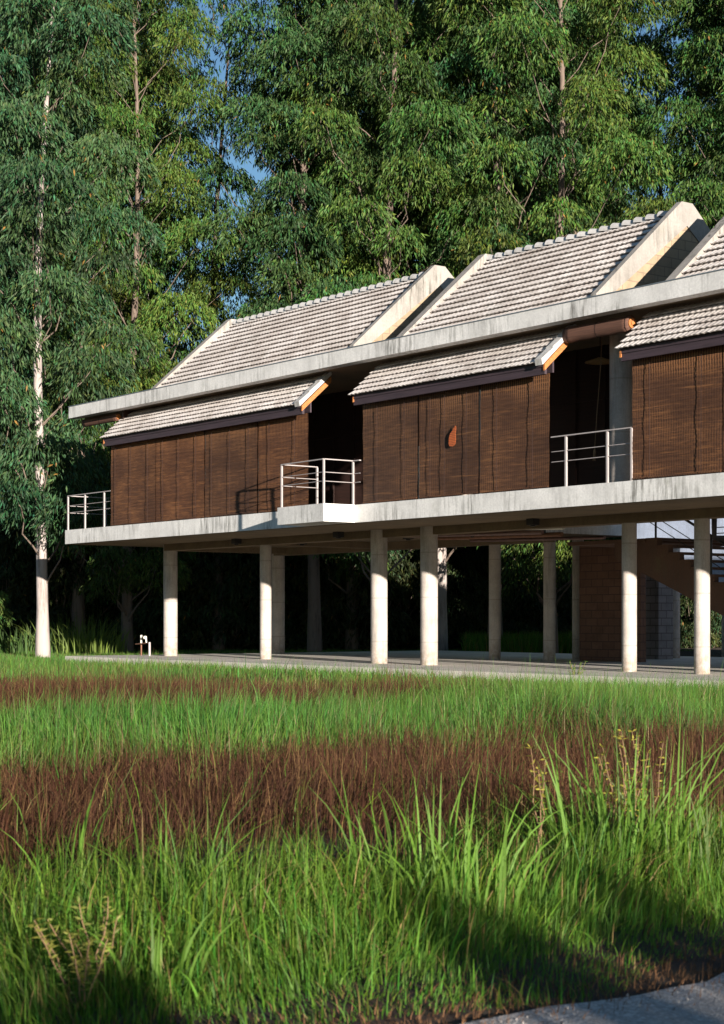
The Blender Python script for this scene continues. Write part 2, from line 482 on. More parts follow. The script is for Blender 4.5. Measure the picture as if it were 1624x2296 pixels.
# tiled slopes ---------------------------------------------------------------
def tile_rows(u0, u1, va, za, vb, zb, n, pitch=0.13, amp=0.020, lip=0.056):
    """corrugated overlapping courses from (va,za) eave up to (vb,zb)."""
    b = MB()
    L = math.hypot(vb - va, zb - za); dy = (vb - va) / L; dz = (zb - za) / L
    ny, nz = -dz, dy                      # outward normal of a slope facing -y when dy>0
    if dy < 0: ny, nz = dz, -dy
    if nz < 0: ny, nz = -ny, -nz
    m = int((u1 - u0) / pitch * 6)
    us = np.linspace(u0, u1, m + 1)
    for r in range(n):
        s0 = L * r / n; s1 = L * (r + 1) / n + 0.03
        jit = random.uniform(-.004, .004)
        V = []
        for i, u in enumerate(us):
            wv = amp * (abs(math.cos(math.pi * (u - u0) / pitch)) ** 0.8)
            tj = 0.003 * math.sin(u * 37.1 + r * 5.7) + 0.004 * math.sin(u * 3.1 + r)
            for s, h in ((s0 + tj + .07, -0.004), (s0 + tj, lip + wv - .016), (s0 + tj, lip + wv + jit), (s1, 0.0 + wv * 0.8)):
                V.append((u, va + dy * s + ny * h, za + dz * s + nz * h))
        F = []
        for i in range(m):
            a = 4 * i
            F += [(a, a + 4, a + 5, a + 1), (a + 1, a + 5, a + 6, a + 2), (a + 2, a + 6, a + 7, a + 3)]
        b.add(V, F)
    return b
RV, RZ = 2.88, 9.80                       # ridge
EV, EZ = 0.30, 7.72                       # front eave of the upper roofs
def upper_roof(u0, u1, big=False):
    n = 13
    roof = tile_rows(u0 + .22, u1 - .14, EV, EZ, RV, RZ, n).build('tiled_roof', M['tile'], house)
    tile_rows(u0 + .22, u1 - .14, 2 * RV - EV, EZ, RV, RZ, n, pitch=.26).build('rear_slope', M['tile'], roof)
    # ridge tiles: overlapping half rounds, each raised at one end
    b = MB(); u = u0 + .20
    while u < u1 - .40:
        V = []; F = []
        for k, (uu, rr, zz) in enumerate(((u, .135, 0.045), (u + .36, .105, 0.0))):
            for j in range(9):
                t = math.pi * j / 8 
                V.append((uu, RV + math.cos(t) * rr * 1.15, RZ - .05 + zz + math.sin(t) * rr))
        for j in range(8): F.append((j, j + 1, 10 + j, 9 + j))
        F.append(tuple(range(9))[::-1])
        b.add(V, F, False); u += .33
    b.build('ridge_tiles', M['ridge'], roof)
    # left coping band (low upstand)
    def band(ua, ub, h, name, mat):
        t = 0.20
        out = [(EV - .0, EZ - .02), (EV - .0, EZ + h * .7), (RV - .16, RZ + h), (RV + .16, RZ + h),
               (2*RV - EV + .10, EZ + h * .55), (2*RV - EV + .10, EZ - .02),
               (2*RV - EV - .2, EZ - .02), (RV, RZ - .30), (EV + .2, EZ - .02)]
        b = MB(); 
        n = len(out)
        vs = [(ua, y, z) for y, z in out] + [(ub, y, z) for y, z in out]
        fs = [(i, (i+1) % n, n + (i+1) % n, n + i) for i in range(n)]
        quads = [(0, 1, 8), (1, 2, 7, 8), (2, 3, 7), (3, 4, 6, 7), (4, 5, 6)]
        for q in quads:
            fs.append(tuple(q)[::-1]); fs.append(tuple(n + i for i in q))
        b.add(vs, fs)
        return b.build(name, M[mat], roof)
    band(u0, u0 + .24, 0.13, 'coping', 'coping')
    band(u1 - .15, u1, 0.17, 'coping', 'coping')
    for ua, ub in ((u1 - .13, u1 - .02), (u0 + .04, u0 + .16)):
        b = MB(); b.prism_x([(EV + .21, EZ - .015), (2*RV - EV - .21, EZ - .015), (RV, RZ - .31)], ua, ub)
        b.build('gable_wall', M['gable'], roof)
    return roof
upper_roof(4.38, 13.46)
upper_roof(15.02, 21.18)
upper_roof(22.95, 31.8)
upper_roof(33.1, 42.0)
def awning(u0, u1):
    va, za, vb, zb = -0.24, 6.555, 0.66, 7.345
    aw = tile_rows(u0, u1 - .16, va, za, vb, zb, 6, amp=.018, lip=.048).build('awning', M['tile'], house)
    b = MB(); b.box(u0 + .05, u1 - .03, -0.175, -0.135, 6.50, 6.60); b.box(u0 + .05, u1 - .03, -0.160, -0.10, 6.36, 6.498)
    b.build('fascia_board', M['board'], aw)
    dy, dz = (vb - va), (zb - za)
    for ua, ub in ((u1 - .05, u1 - .005), (u0 + .03, u0 + .07)):
        b = MB(); b.prism_x([(va + .06, za - .13), (va + .06, za - .0), (vb, zb - .05), (vb, zb - .19)], ua, ub)
        b.build('rafter', M['rafter'], aw)
    b = MB()
    for k in range(3):                     # angled verge tiles on the right end
        f0, f1 = k / 3, (k + 1) / 3 + .03
        h0, h1 = .085, .055
        a0 = (va - .03 + dy * f0, za + dz * f0); a1 = (va - .03 + dy * f1, za + dz * f1)
        b.prism_x([(a0[0], a0[1] - .03), (a0[0] - .03, a0[1] + h0), (a1[0] - .03, a1[1] + h1), (a1[0], a1[1] - .03)], u1 - .17 + .002*k, u1 + .03 + .002*k)
    b.build('verge_tile', M['ridge'], aw)
    b = MB(); b.box(u0 + .08, u1 - .08, 0.10, .14, 6.42, 6.79); b.build('soffit_board', M['board'], aw)
awning(2.56, 12.12)
awning(14.02, 20.26)
awning(22.22, 32.6)

# railings --------------------------------------------------------------------
def railing(segs, posts, name='railing', z0=4.152, h=1.0):
    b = MB()
    for (a, c) in segs:
        a = Vector((*a, 0)); c = Vector((*c, 0)); d = (c - a).normalized(); s = Vector((-d.y, d.x, 0)) * .028
        q = [a - s, c - s, c + s, a + s]
        b.prism_z([(p.x, p.y) for p in q], z0 + h - .022, z0 + h)
    r = b.build(name, M['paint'], house)
    for (x, y) in posts:
        b = MB(); b.box(x - .021, x + .021, y - .019, y + .019, z0, z0 + h - .023); b.build('post', M['paint'], r)
    for z in (.50, .70):
        b = MB()
        for (a, c) in segs: b.tube([(a[0], a[1], z0 + z), (c[0], c[1], z0 + z)], .009, 6)
        b.build('rail', M['paint'], r)
    return r
railing([((.07, .06), (2.62, .06)), ((.07, .06), (.07, 2.6))], [(.07, .06), (1.1, .06), (2.22, .06), (.07, 1.3)])
railing([((12.1, -.75), (13.84, -.82)), ((12.1, -.75), (12.1, .26)), ((13.84, -.82), (13.84, .0)), ((13.84, 0.0), (14.1, 0.0))],
        [(12.1, -.75), (12.1, .26), (13.84, -.82), (13.84, .0)])
railing([((20.2, .06), (22.34, .06))], [(20.6, .06), (21.71, .06), (22.36, .03)])
# poles behind the blind joints
for u, zz in ((16.085, 5.3), (18.07, 6.3), (9.93, 5.6), (7.50, 6.3)):
    b = MB(); b.tube([(u, .085, 4.152), (u, .085, zz)], .02, 8); b.build('support_pole', M['tap'], house)

# stairs ------------------------------------------------------------------------
st = MB()
poly_top = []; 
SU, SZ, RUN, RISE = 18.09, 3.34, .325, .17
nst = 17
prof = []
for i in range(0, nst):
    u = SU + RUN * i; z = SZ - RISE * i
    prof += [(u, z), (u + RUN, z)] if i > -5 else []
bot = [(SU + RUN * nst, 0.5), (SU + RUN * (nst - 1.6), 0.5), (SU - RUN * 3, SZ + RISE - .55), (SU - RUN * 3, SZ - .03), (SU, SZ - .03)]
prof = [(x, max(z, .5)) for x, z in prof]
st.prism_y([(x, z) for x, z in prof] + bot, 5.0, 5.16)
stair = st.build('staircase', M['stair'], house)
for i in range(0, nst):
    u = SU + RUN * i; z = SZ - RISE * i
    if z < .55: break
    b = MB(); b.box(u - .02, u + RUN + .0, 5.0, 8.2, z + .002, z + .05); b.build('tread', M['stair'], stair)
b = MB(); b.box(15.6, SU - .03, 4.99, 8.2, 3.30, 3.385)
b.build('landing', M['stair'], stair)
b = MB()
sl_ = RISE / RUN
def srail(u, dz): return (u, 5.08, SZ - (u - SU) * sl_ + dz)
b.tube([srail(16.8, .98), srail(22.6, .98)], .03, 8)
for dz in (.42, .62): b.tube([srail(16.8, dz), srail(22.6, dz)], .010, 6)
for u in (16.9, 18.3, 19.9, 21.6): b.tube([srail(u, 0.02), srail(u, .97)], .025, 8)
for z in (3.70, 3.84): b.tube([(17.6, 7.9, z - .1), (24.5, 7.9, z - .1)], .013, 6)
b.build('handrail', M['dark'], stair)

# pipes and small fittings under the slab
def pipe(pts, r, mat='pvc'):
    b = MB(); b.tube(pts, r, 10); return b.build('drain_pipe', M[mat], house)
pipe([(12.4, 2.85, 3.60), (17.0, 2.85, 3.50)], .055)
pipe([(13.0, 3.06, 3.52), (17.4, 3.06, 3.44)], .055, 'rust')
pipe([(12.6, 4.6, 3.52), (17.2, 4.6, 3.42)], .04)
pipe([(15.9, 2.72, 3.62), (17.8, 2.72, 3.56)], .045, 'tap')
pipe([(20.4, 4.6, 3.74), (20.4, 4.6, 3.30), (20.4, 5.2, 3.30)], .06, 'dark')
for u, v in [(14.6, 2.9), (15.2, 3.0), (15.7, 3.0), (16.3, 3.0), (16.9, 3.0)]:
    pipe([(u, v, 3.74), (u, v, 3.48)], .04, 'dark')
for u, v in [(6.0, 2.0), (6.8, 3.6), (10.6, 2.0), (11.0, 3.9), (17.6, 2.0), (16.6, 3.0)]:
    b = MB(); b.prism_z([(u - .1, v - .1), (u + .1, v - .1), (u + .1, v + .1), (u - .1, v + .1)], 3.60, 3.7375)
    b.tube([(u, v, 3.60), (u, v, 3.57)], .06, 12); b.build('downlight', M['dark'], house)

# block walls below ----------------------------------------------------------------
b = MB(); b.box(12.86, 15.0, 8.1, 8.3, .502, 3.51); b.box(12.86, 13.06, 8.302, 9.8, .502, 3.51)
tag(b.build('block_wall', M['block']), 'tall dark reddish block wall standing under the raised floor beside the stairs', 'wall')
b = MB(); b.prism_z([(12.95, 10.5), (13.4, 10.5), (13.55, 10.9), (12.95, 10.9)], .502, 3.7)
M['block2'] = block_mat('grey_blocks', (0.30, 0.27, 0.27), (0.12, 0.10, 0.10))
tag(b.build('block_pier', M['block2']), 'narrow grey pier of stacked blocks seen below the sloping stair', 'pier')
b = MB(); b.box(29.6, 29.8, 3.4, 9.2, .502, 3.51); b.box(29.8, 46, 3.4, 3.6, .502, 3.51)  # unseen wall added to keep low sun from reaching under the slab
tag(b.build('sun_block_wall', M['block']), 'unseen dark block wall added under the raised floor to stop sun from the right', 'wall')
# white building behind, on the right
rb = thing('white_building', 'pale blue-white plastered building in shade behind the stair treads', 'building', (16, 19, GZ))
b = MB(); b.box(6.3, 30, 17.0, 22, 2.35, 5.6); b.build('wall', M['white'], rb)
for u in np.arange(9.9, 30, 3.4):
    b = MB(); b.box(u, u + .3, 17.1, 17.4, GZ - .05, 2.349); b.build('column', M['column'], rb)
b = MB(); b.prism_x([(16.6, 5.602), (22.4, 5.602), (19.5, 7.0)], 6.0, 30.3); b.build('roof', M['tile'], rb)
b = MB(); b.box(8.9, 30, 19.0, 19.2, GZ - .05, 2.349); b.build('lower_wall', M['gable'], rb)

# ------------------------------------------------------------------ blinds
def blind(u0, u1, label, group, v=0.03, zt=6.40, zb=4.17, cords=3):
    t = thing('reed_blind', label, 'blind', ((u0 + u1) / 2, v, zb), group)
    m = 24; V = []; F = []
    ph = random.uniform(0, 6); lean = random.uniform(-.012, .012)
    nz_ = 46
    for j in range(nz_ + 1):
        z = zb + (zt - zb) * j / nz_
        for i in range(m + 1):
            u = u0 + (u1 - u0) * i / m
            e = 1.0 - j / nz_
            off = 0.016 * math.sin(u * 2.6 + ph) * e + 0.006 * math.sin(z * 8 + ph) + (0.006 if j % 2 else 0)
            uu = u + lean * e + 0.0
            V.append((uu, v + off, z))
    for j in range(nz_):
        for i in range(m):
            a = j * (m + 1) + i; F.append((a, a + 1, a + m + 2, a + m + 1))
    b = MB(); b.add(V, F)
    nb = len(V)
    b.add([(x, y + .012, z) for x, y, z in V], F)
    b.build('reed_mat', M['reed'], t)
    for k in range(cords):
        u = u0 + (u1 - u0) * (k + .5) / cords + random.uniform(-.1, .1)
        c = MB(); sw = random.uniform(-.008, .008)
        c.tube([(u, v - .040, zt), (u + sw * .4, v - .046, (zt + zb) / 2), (u + sw, v - .046, zb + .02)], .0045, 5); c.build('cord', M['cord'], t)
    c = MB(); c.tube([(u0 + .02, v - .008, zb + .012), (u1 - .02, v - .008, zb + .012)], .017, 6); c.build('bottom_rod', M['reed'], t)
    return t
g = 'brown reed blinds lowered along the upper storey'
for (a, c_, l, k) in [
    (2.66, 5.08, 'dark brown reed blind at the far left end, beside the end railing', 3),
    (5.10, 7.51, 'brown reed blind second from the left, with torn specks and pale wear', 3),
    (7.57, 9.93, 'brown reed blind second from the right in the long left bay, left of the balcony', 3),
    (9.98, 12.04, 'brown reed blind directly behind the projecting balcony railing', 2),
    (14.16, 16.09, 'brown reed blind on the left of the middle bay, right of the balcony', 2),
    (16.15, 18.07, 'brown reed blind in the centre of the middle bay with an orange patch', 3),
    (18.13, 20.16, 'brown reed blind on the right of the middle bay, lit warm at the railing gap', 2),
    (22.38, 24.52, 'greyish brown reed blind filling the right edge of the photo', 2),
    (24.55, 26.7, 'brown reed blind just beyond the right frame edge, right of the greyish one', 2)]:
    blind(a, c_, l, g, cords=k)
for i, u in enumerate((26.75, 28.9, 31.0)):
    blind(u, u + 2.05, 'brown reed blind far out along the right bay', g, cords=2)
# thin patch painted orange for light leaking through the centre blind
b = MB()
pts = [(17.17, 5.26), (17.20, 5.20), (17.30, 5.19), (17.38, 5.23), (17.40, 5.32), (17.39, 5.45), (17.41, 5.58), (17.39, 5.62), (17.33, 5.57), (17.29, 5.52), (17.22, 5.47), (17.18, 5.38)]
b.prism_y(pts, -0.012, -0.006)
o = b.build('orange_glow_patch', M['orange']); tag(o, 'small orange patch painted as light glowing through the centre blind of the middle bay', 'painted_glow')
# rolled up blinds
def rolled(u0, u1, v, z, r, label):
    t = thing('rolled_blind', label, 'blind', ((u0 + u1) / 2, v, z), 'rolled up blinds under the roof beam')
    b = MB(); pts = []
    m = 10
    V = []; F = []
    n = 16
    for i in range(m + 1):
        u = u0 + (u1 - u0) * i / m
        for k in range(n):
            a = 2 * math.pi * k / n
            V.append((u, v + math.cos(a) * r * .85, z + math.sin(a) * r * (1.15 + .04 * math.sin(i * 2.1))))
    for i in range(m):
        for k in range(n): F.append((i*n+k, i*n+(k+1) % n, (i+1)*n+(k+1) % n, (i+1)*n+k))
    F += [tuple(range(n))[::-1], tuple(range(m*n, m*n+n))]
    b.add(V, F, True); b.build('roll', M['rollreed'], t)
    b = MB()
    for k in range(3):
        u = u0 + (u1 - u0) * (k * .45 + .05)
        V = [(u + dx, v + math.cos(a) * (r * .87), z + math.sin(a) * r * 1.20) for dx in (0, .02) for a in [2 * math.pi * q / 14 for q in range(14)]]
        b.add(V, [(q, (q+1) % 14, 14 + (q+1) % 14, 14 + q) for q in range(14)])
    b.build('tie', M['cord'], t)
    b = MB(); b.tube([(u1 + .001, v, z), (u1 + .025, v, z)], r * .75, 14); b.tube([(u1 + .026, v, z), (u1 + .04, v, z)], r * .35, 10)
    b.build('end_cap', M['rafter'], t)
rolled(20.30, 22.05, .36, 7.15, .135, 'rolled up blind hanging under the roof beam over the right balcony gap')
rolled(0.45, 2.45, .38, 7.24, .10, 'rolled up blind hanging under the far left end of the roof beam')
# pendant lamp and cord tassel
t = thing('pendant_lamp', 'flat round wicker pendant lamp in the dark opening right of the middle bay', 'lamp', (20.1, 1.5, 6.78))
b = MB(); V = []; F = []
for k, (rr, zz) in enumerate(((.05, 6.85), (.16, 6.81), (.30, 6.765), (.31, 6.75), (.29, 6.752))):
    V += [(20.1 + rr * math.cos(2*math.pi*q/24), 1.5 + rr * math.sin(2*math.pi*q/24), zz) for q in range(24)]
for k in range(4):
    F += [(k*24+q, k*24+(q+1) % 24, (k+1)*24+(q+1) % 24, (k+1)*24+q) for q in range(24)]
b.add(V, F, True); b.build('lamp_shade', M['wicker'], t)
b = MB(); b.tube([(20.1, 1.5, 6.85), (20.1, 1.5, 7.39)], .008, 5); b.build('cable', M['cord'], t)
t = thing('pull_cord', 'long pull cord with a tassel hanging in the opening beside the grey column', 'cord', (20.5, 1.0, 7.2))
b = MB(); b.tube([(20.66, 1.0, 7.38), (20.60, 1.0, 6.5), (20.50, 1.0, 5.6), (20.44, 1.0, 4.95)], .009, 5); b.build('rope', M['rope'], t)
b = MB(); b.tube([(20.44, 1.0, 4.96), (20.44, 1.0, 4.90), (20.43, 1.0, 4.84), (20.43, 1.0, 4.72)], [.012, .03, .022, .038], 8); b.build('tassel', M['rope'], t)

# garden tap by the first column
t = thing('water_tap', 'crooked garden tap pipes beside the leftmost front column', 'tap', (1.1, 2.0, .5))
b = MB(); b.tube([(.75, 2.1, .32), (.75, 2.1, 1.02)], .022, 8); b.tube([(.42, 2.1, .83), (1.42, 2.0, .88)], .018, 8); b.build('pipe', M['rust'], t)
b = MB(); b.tube([(.75, 2.1, .86), (.75, 2.1, 1.10)], .03, 8); b.tube([(1.15, 2.04, .86), (1.13, 2.04, 1.0)], .022, 8); b.build('valve', M['tap'], t)
b = MB(); b.tube([(1.05, 2.03, 1.03), (1.10, 2.05, 1.03)], .05, 12); b.build('handle', M['tap'], t)
b = MB(); b.tube([(1.44, 1.98, .32), (1.43, 1.98, .90)], .035, 8); b.build('standpipe', M['paint'], t)

# ------------------------------------------------------------------ foliage
DENS = 2.3
SHELL = 0.66
def leaf_quads(P, D, L, W, rs):
    """P base points, D unit directions, L lengths, W widths -> verts (n*4,3)"""
    n = len(P)
    R = rs.normal(size=(n, 3)); S = np.cross(D, R); S /= np.linalg.norm(S, axis=1)[:, None] + 1e-9
    mid = P + D * (L * .42)[:, None]
    droop = np.zeros((n, 3)); droop[:, 2] = -L * .12
    V = np.stack([P, mid + S * (W / 2)[:, None], P + D * L[:, None] + droop, mid - S * (W / 2)[:, None]], 1)
    return V.reshape(-1, 3)
def make_crown_mesh(name, seed, centers, radii, per, leafL=(.14, .26), leafW=(.038, .066), base=(0.055, 0.10, 0.022), droop=1.0, hue=0.0):
    rs = np.random.default_rng(seed)
    P = []; D = []; CC = []
    for c, r in zip(centers, radii):
        ns = max(3, int(per * r * r / 7 * DENS))
        # sprig anchors: mostly on the upper/outer shell of a squashed dome
        a = rs.normal(size=(ns, 3)); a /= np.linalg.norm(a, axis=1)[:, None]
        a[:, 2] = np.abs(a[:, 2]) * np.where(rs.random(ns) < .78, 1, -.6)
        rad = r * (SHELL + (1 - SHELL) * np.sqrt(rs.random(ns)))
        A = np.array(c) + a * rad[:, None] * np.array([1, 1, .78])
        out = a.copy(); out[:, 2] = 0
        tint = rs.normal(0, .16)
        yl = rs.normal(0, .06)
        k = 7
        for q in range(k):
            f = (q + rs.random(ns)) / k
            hang = f * .42
            p = A + out * (f * .22)[:, None]; p[:, 2] -= hang * hang * 1.6 * droop + rs.random(ns) * .05
            p += rs.normal(0, .055, size=(ns, 3))
            d = out * .55 + rs.normal(0, .38, size=(ns, 3)); d[:, 2] -= .9 * droop
            d /= np.linalg.norm(d, axis=1)[:, None]
            P.append(p); D.append(d)
            v = np.clip(1 + tint + rs.normal(0, .34, ns), .35, 2.3)
            col = np.array(base)[None, :] * v[:, None]
            col[:, 0] *= np.clip(1 + yl * 2 + rs.normal(0, .22, ns) + hue, .4, 2.2)
            col[:, 2] *= np.clip(1 - yl + rs.normal(0, .15, ns), .4, 2)
            odd = rs.random(ns) < .004
            col[odd] = np.array([.22, .12, .03]) * (0.7 + .5 * rs.random(odd.sum()))[:, None]
            CC.append(col)
    P = np.concatenate(P); D = np.concatenate(D); CC = np.concatenate(CC); n = len(P)
    L = rs.uniform(*leafL, n); W = rs.uniform(*leafW, n)
    V = leaf_quads(P, D, L, W, rs)
    F = np.arange(n * 4)
    o = np_mesh(name, V, F, 4, M['leaf'], np.repeat(CC, 4, axis=0))
    return o
def limb(b, p0, p1, r0, r1, seed, n=5, sag=.0, wob=.12):
    rs = random.Random(seed); p0 = Vector(p0); p1 = Vector(p1); L = (p1 - p0).length
    pts = []; rr = []
    for i in range(n + 1):
        f = i / n
        w_ = math.sin(f * math.pi) * wob * L * .35
        p = p0.lerp(p1, f) + Vector((rs.uniform(-w_, w_), rs.uniform(-w_, w_), sag * L * math.sin(f * math.pi)))
        pts.append(p); rr.append(r0 + (r1 - r0) * f)
    b.tube(pts, rr, 7, cap=False)
    return pts
def tree_proto(seed, H, zlow, rad, ncl, per, trunk_r=.24, mat='bark_pale', base=(0.055, 0.10, 0.022), lean=(0, 0)):
    rs = random.Random(seed)
    root = bpy.data.objects.new('tree', None); C.objects.link(root)
    b = MB()
    n = 14; tp = []; tr = []
    for i in range(n + 1):
        f = i / n
        tp.append(Vector((lean[0] * f * H + .25 * math.sin(f * 5 + seed) * f * 1.5, lean[1] * f * H + .25 * math.cos(f * 4 + seed) * f * 1.5, -0.15 + f * H * .95)))
        tr.append(trunk_r * (1.12 - f * 1.02) + .012 + (0.06 if i == 0 else 0))
    b.tube(tp, tr, 12, cap=False)
    def axis(z):
        f = max(0, min(.999, z / (H * .95))) * n; i = int(f); return tp[i].lerp(tp[i + 1], f - i), tr[i]
    cs = []; rr = []; bl = MB()
    for i in range(ncl):
        f = (i + rs.random()) / ncl
        z = zlow + (H - zlow) * f
        prof = rad * (0.70 + 0.62 * math.sin(math.pi * min(1, f * .85 + .12))) 
        ang = i * 2.39996 + rs.uniform(-.5, .5)
        r = prof * math.sqrt(rs.uniform(.02, 1))
        ax, ar = axis(z)
        c = Vector((ax.x + math.cos(ang) * r, ax.y + math.sin(ang) * r, z + rs.uniform(-.3, .3)))
        cr = rs.uniform(.85, 1.75) * (1.0 - .15 * f)
        cs.append(tuple(c)); rr.append(cr)
        zb = max(1.2, z - r * rs.uniform(.7, 1.3) - .3); a0, r0 = axis(zb)
        limb(bl, a0, c + Vector((0, 0, cr * .1)), max(.018, r0 * .20), .010, seed * 100 + i, wob=.22)
    t = b.build('trunk', M[mat]); t.parent = root
    t = bl.build('branches', M['bark']); t.parent = root
    cr_ = make_crown_mesh('crown', seed, cs, rr, per, base=base); cr_.parent = root
    return root
def copy_thing(root, name):
    r = root.copy(); C.objects.link(r); r.name = name
    for ch in list(root.children):
        c = ch.copy(); C.objects.link(c); c.parent = r
    return r
def cw(x, D):
    """plan position (x, y) for a bearing x (photo column on a 1624 wide frame) and depth D"""
    X = (x - 812) / 3800 * D
    p = Vector(CAM) + FWD * D + RGT * X
    return p.x, p.y
GREEN1 = (0.046, 0.088, 0.017); GREEN2 = (0.036, 0.076, 0.022); GREEN3 = (0.056, 0.094, 0.016)
protos = [tree_proto(3, 30, 5.0, 2.6, 66, 420, .25, 'bark_pale', GREEN1),
          tree_proto(5, 31, 6.0, 2.4, 66, 420, .22, 'bark', GREEN2, (.015, .0)),
          tree_proto(8, 30, 2.5, 2.8, 70, 420, .20, 'bark', GREEN3, (-.01, .01)),
          tree_proto(13, 31, 4.0, 2.5, 66, 400, .22, 'bark', GREEN1, (.0, -.012)),
          tree_proto(21, 25, 8.0, 1.8, 26, 130, .17, 'bark', GREEN2),      # sparse one
          tree_proto(34, 26, 4.0, 2.0, 56, 400, .168, 'bark_pale', (0.034, 0.070, 0.026))]
tl = [  # photo column, depth, prototype, turn, scale, label
 (96, 54.3, 5, 0.4, 1.0, 'tall tree at the left edge with a thick pale bare trunk'),
 (-60, 60, 1, 2.0, 1.0, 'bluish green leafy tree cut by the left frame edge'),
 (175, 66, 3, 1.1, 1.0, 'tall tree whose trunk rises just left of the roof beam end'),
 (285, 63, 2, 4.2, .9, 'dense drooping tree standing above the far left roof corner'),
 (322, 70, 0, 5.2, .9, 'tall bushy tree left of the sky gap with a yellowish crown'),
 (490, 66, 4, 0.2, 1.05, 'sparse dark tree with bare forked limbs against the sky gap'),
 (706, 62, 1, 3.3, .98, 'dense green tree just right of the sparse forked tree'),
 (790, 66, 2, 0.9, 1.03, 'bright green tree over the left roof ridge'),
 (850, 61, 3, 2.7, 1.0, 'tall leafy tree above the gable of the left roof'),
 (985, 64, 0, 1.9, 1.0, 'dense tree with a thin pale trunk above the roof valley'),
 (1110, 62, 1, 5.5, .98, 'full green tree above the left part of the middle roof'),
 (1235, 60, 2, 3.8, 1.0, 'dark leafy tree above the centre of the middle roof'),
 (1300, 66, 3, 0.3, 1.02, 'drooping green tree above the right part of the middle roof'),
 (1490, 66, 4, 2.2, 1.0, 'thin pale trunked tree with sky showing, above the right gable'),
 (1668, 62, 1, 0.5, 1.0, 'grey green tree rising over the third roof'),
 (1740, 60, 0, 4.0, 1.0, 'leafy tree just past the right frame edge')]
back = [(30, 76, 2, 1.2), (150, 80, 1, 4.1), (225, 84, 0, 2.2), (770, 80, 3, 3.1), (800, 78, 0, 1.5), (930, 80, 1, 2.9),
        (1060, 78, 3, 4.4), (1180, 80, 0, 0.1), (1300, 78, 1, 5.9), (1310, 84, 2, 2.4), (1640, 82, 3, 1.8), (1690, 80, 2, 3.9)]
used = set()
def place_tree(x, D, k, rot, s, label, grp):
    root = protos[k] if k not in used else copy_thing(protos[k], 'tree')
    used.add(k)
    px, py = cw(x, D)
    root.location = (px, py, GZ); root.rotation_euler = (0, 0, rot); root.scale = (s, s, s)
    tag(root, label, 'tree', grp)
for x, D, k, r_, s, l in tl: place_tree(x, D, k, r_, s, l, 'trees behind the house')
for x, D, k, r_ in back: place_tree(x, D, k, r_, 1.05, 'leafy tree in the deep back row, mostly hidden behind the front trees', 'trees in the deep back row')

# understory shrubs: three prototypes
def shrub_proto(seed, H, rad, ncl, per, base):
    rs = random.Random(seed)
    root = bpy.data.objects.new('shrub', None); C.objects.link(root)
    b = MB(); cs = []; rr = []
    for i in range(ncl):
        a = rs.uniform(0, 6.28); r = rad * math.sqrt(rs.random()); z = rs.uniform(.25, H)
        c = (math.cos(a) * r, math.sin(a) * r, z); cs.append(c); rr.append(rs.uniform(.35, .7) * (H / 3.2) ** .5)
        limb(b, (c[0] * .2, c[1] * .2, -.1), c, .03, .008, seed * 31 + i)
    t = b.build('stems', M['bark']); t.parent = root
    cr_ = make_crown_mesh('foliage', seed, cs, rr, per, base=base, droop=.8); cr_.parent = root
    return root
shr = [shrub_proto(41, 3.6, 1.9, 40, 520, (0.038, 0.055, 0.018)), shrub_proto(42, 2.6, 1.6, 34, 520, (0.06, 0.10, 0.022)), shrub_proto(43, 4.6, 1.9, 44, 500, (0.030, 0.044, 0.015))]
us = set()
def place_shrub(x, D, k, rot, s, label, grp=None):
    root = shr[k] if k not in us else copy_thing(shr[k], 'shrub'); us.add(k)
    px, py = cw(x, D); root.location = (px, py, GZ); root.rotation_euler = (0, 0, rot); root.scale = (s, s, s)
    tag(root, label, 'shrub', grp)
place_shrub(-60, 60, 1, .3, .8, 'leafy shrub at the left frame edge under the pale trunk', 'shrubs left of the house')
place_shrub(150, 68, 1, 1.3, .8, 'low shrub with dry stalks right of the pale trunk', 'shrubs left of the house')
rs_ = random.Random(4)
for i, x in enumerate(range(10, 1640, 62)):
    for D in ((69 if x < 1250 else 74), 76):
        place_shrub(x + rs_.uniform(-25, 25), D + rs_.uniform(-2, 2), rs_.choice((0, 2, 2)), rs_.uniform(0, 6), rs_.uniform(1.0, 1.35),
                'dark understorey shrub in the thicket behind the columns', 'thicket shrubs behind the columns')

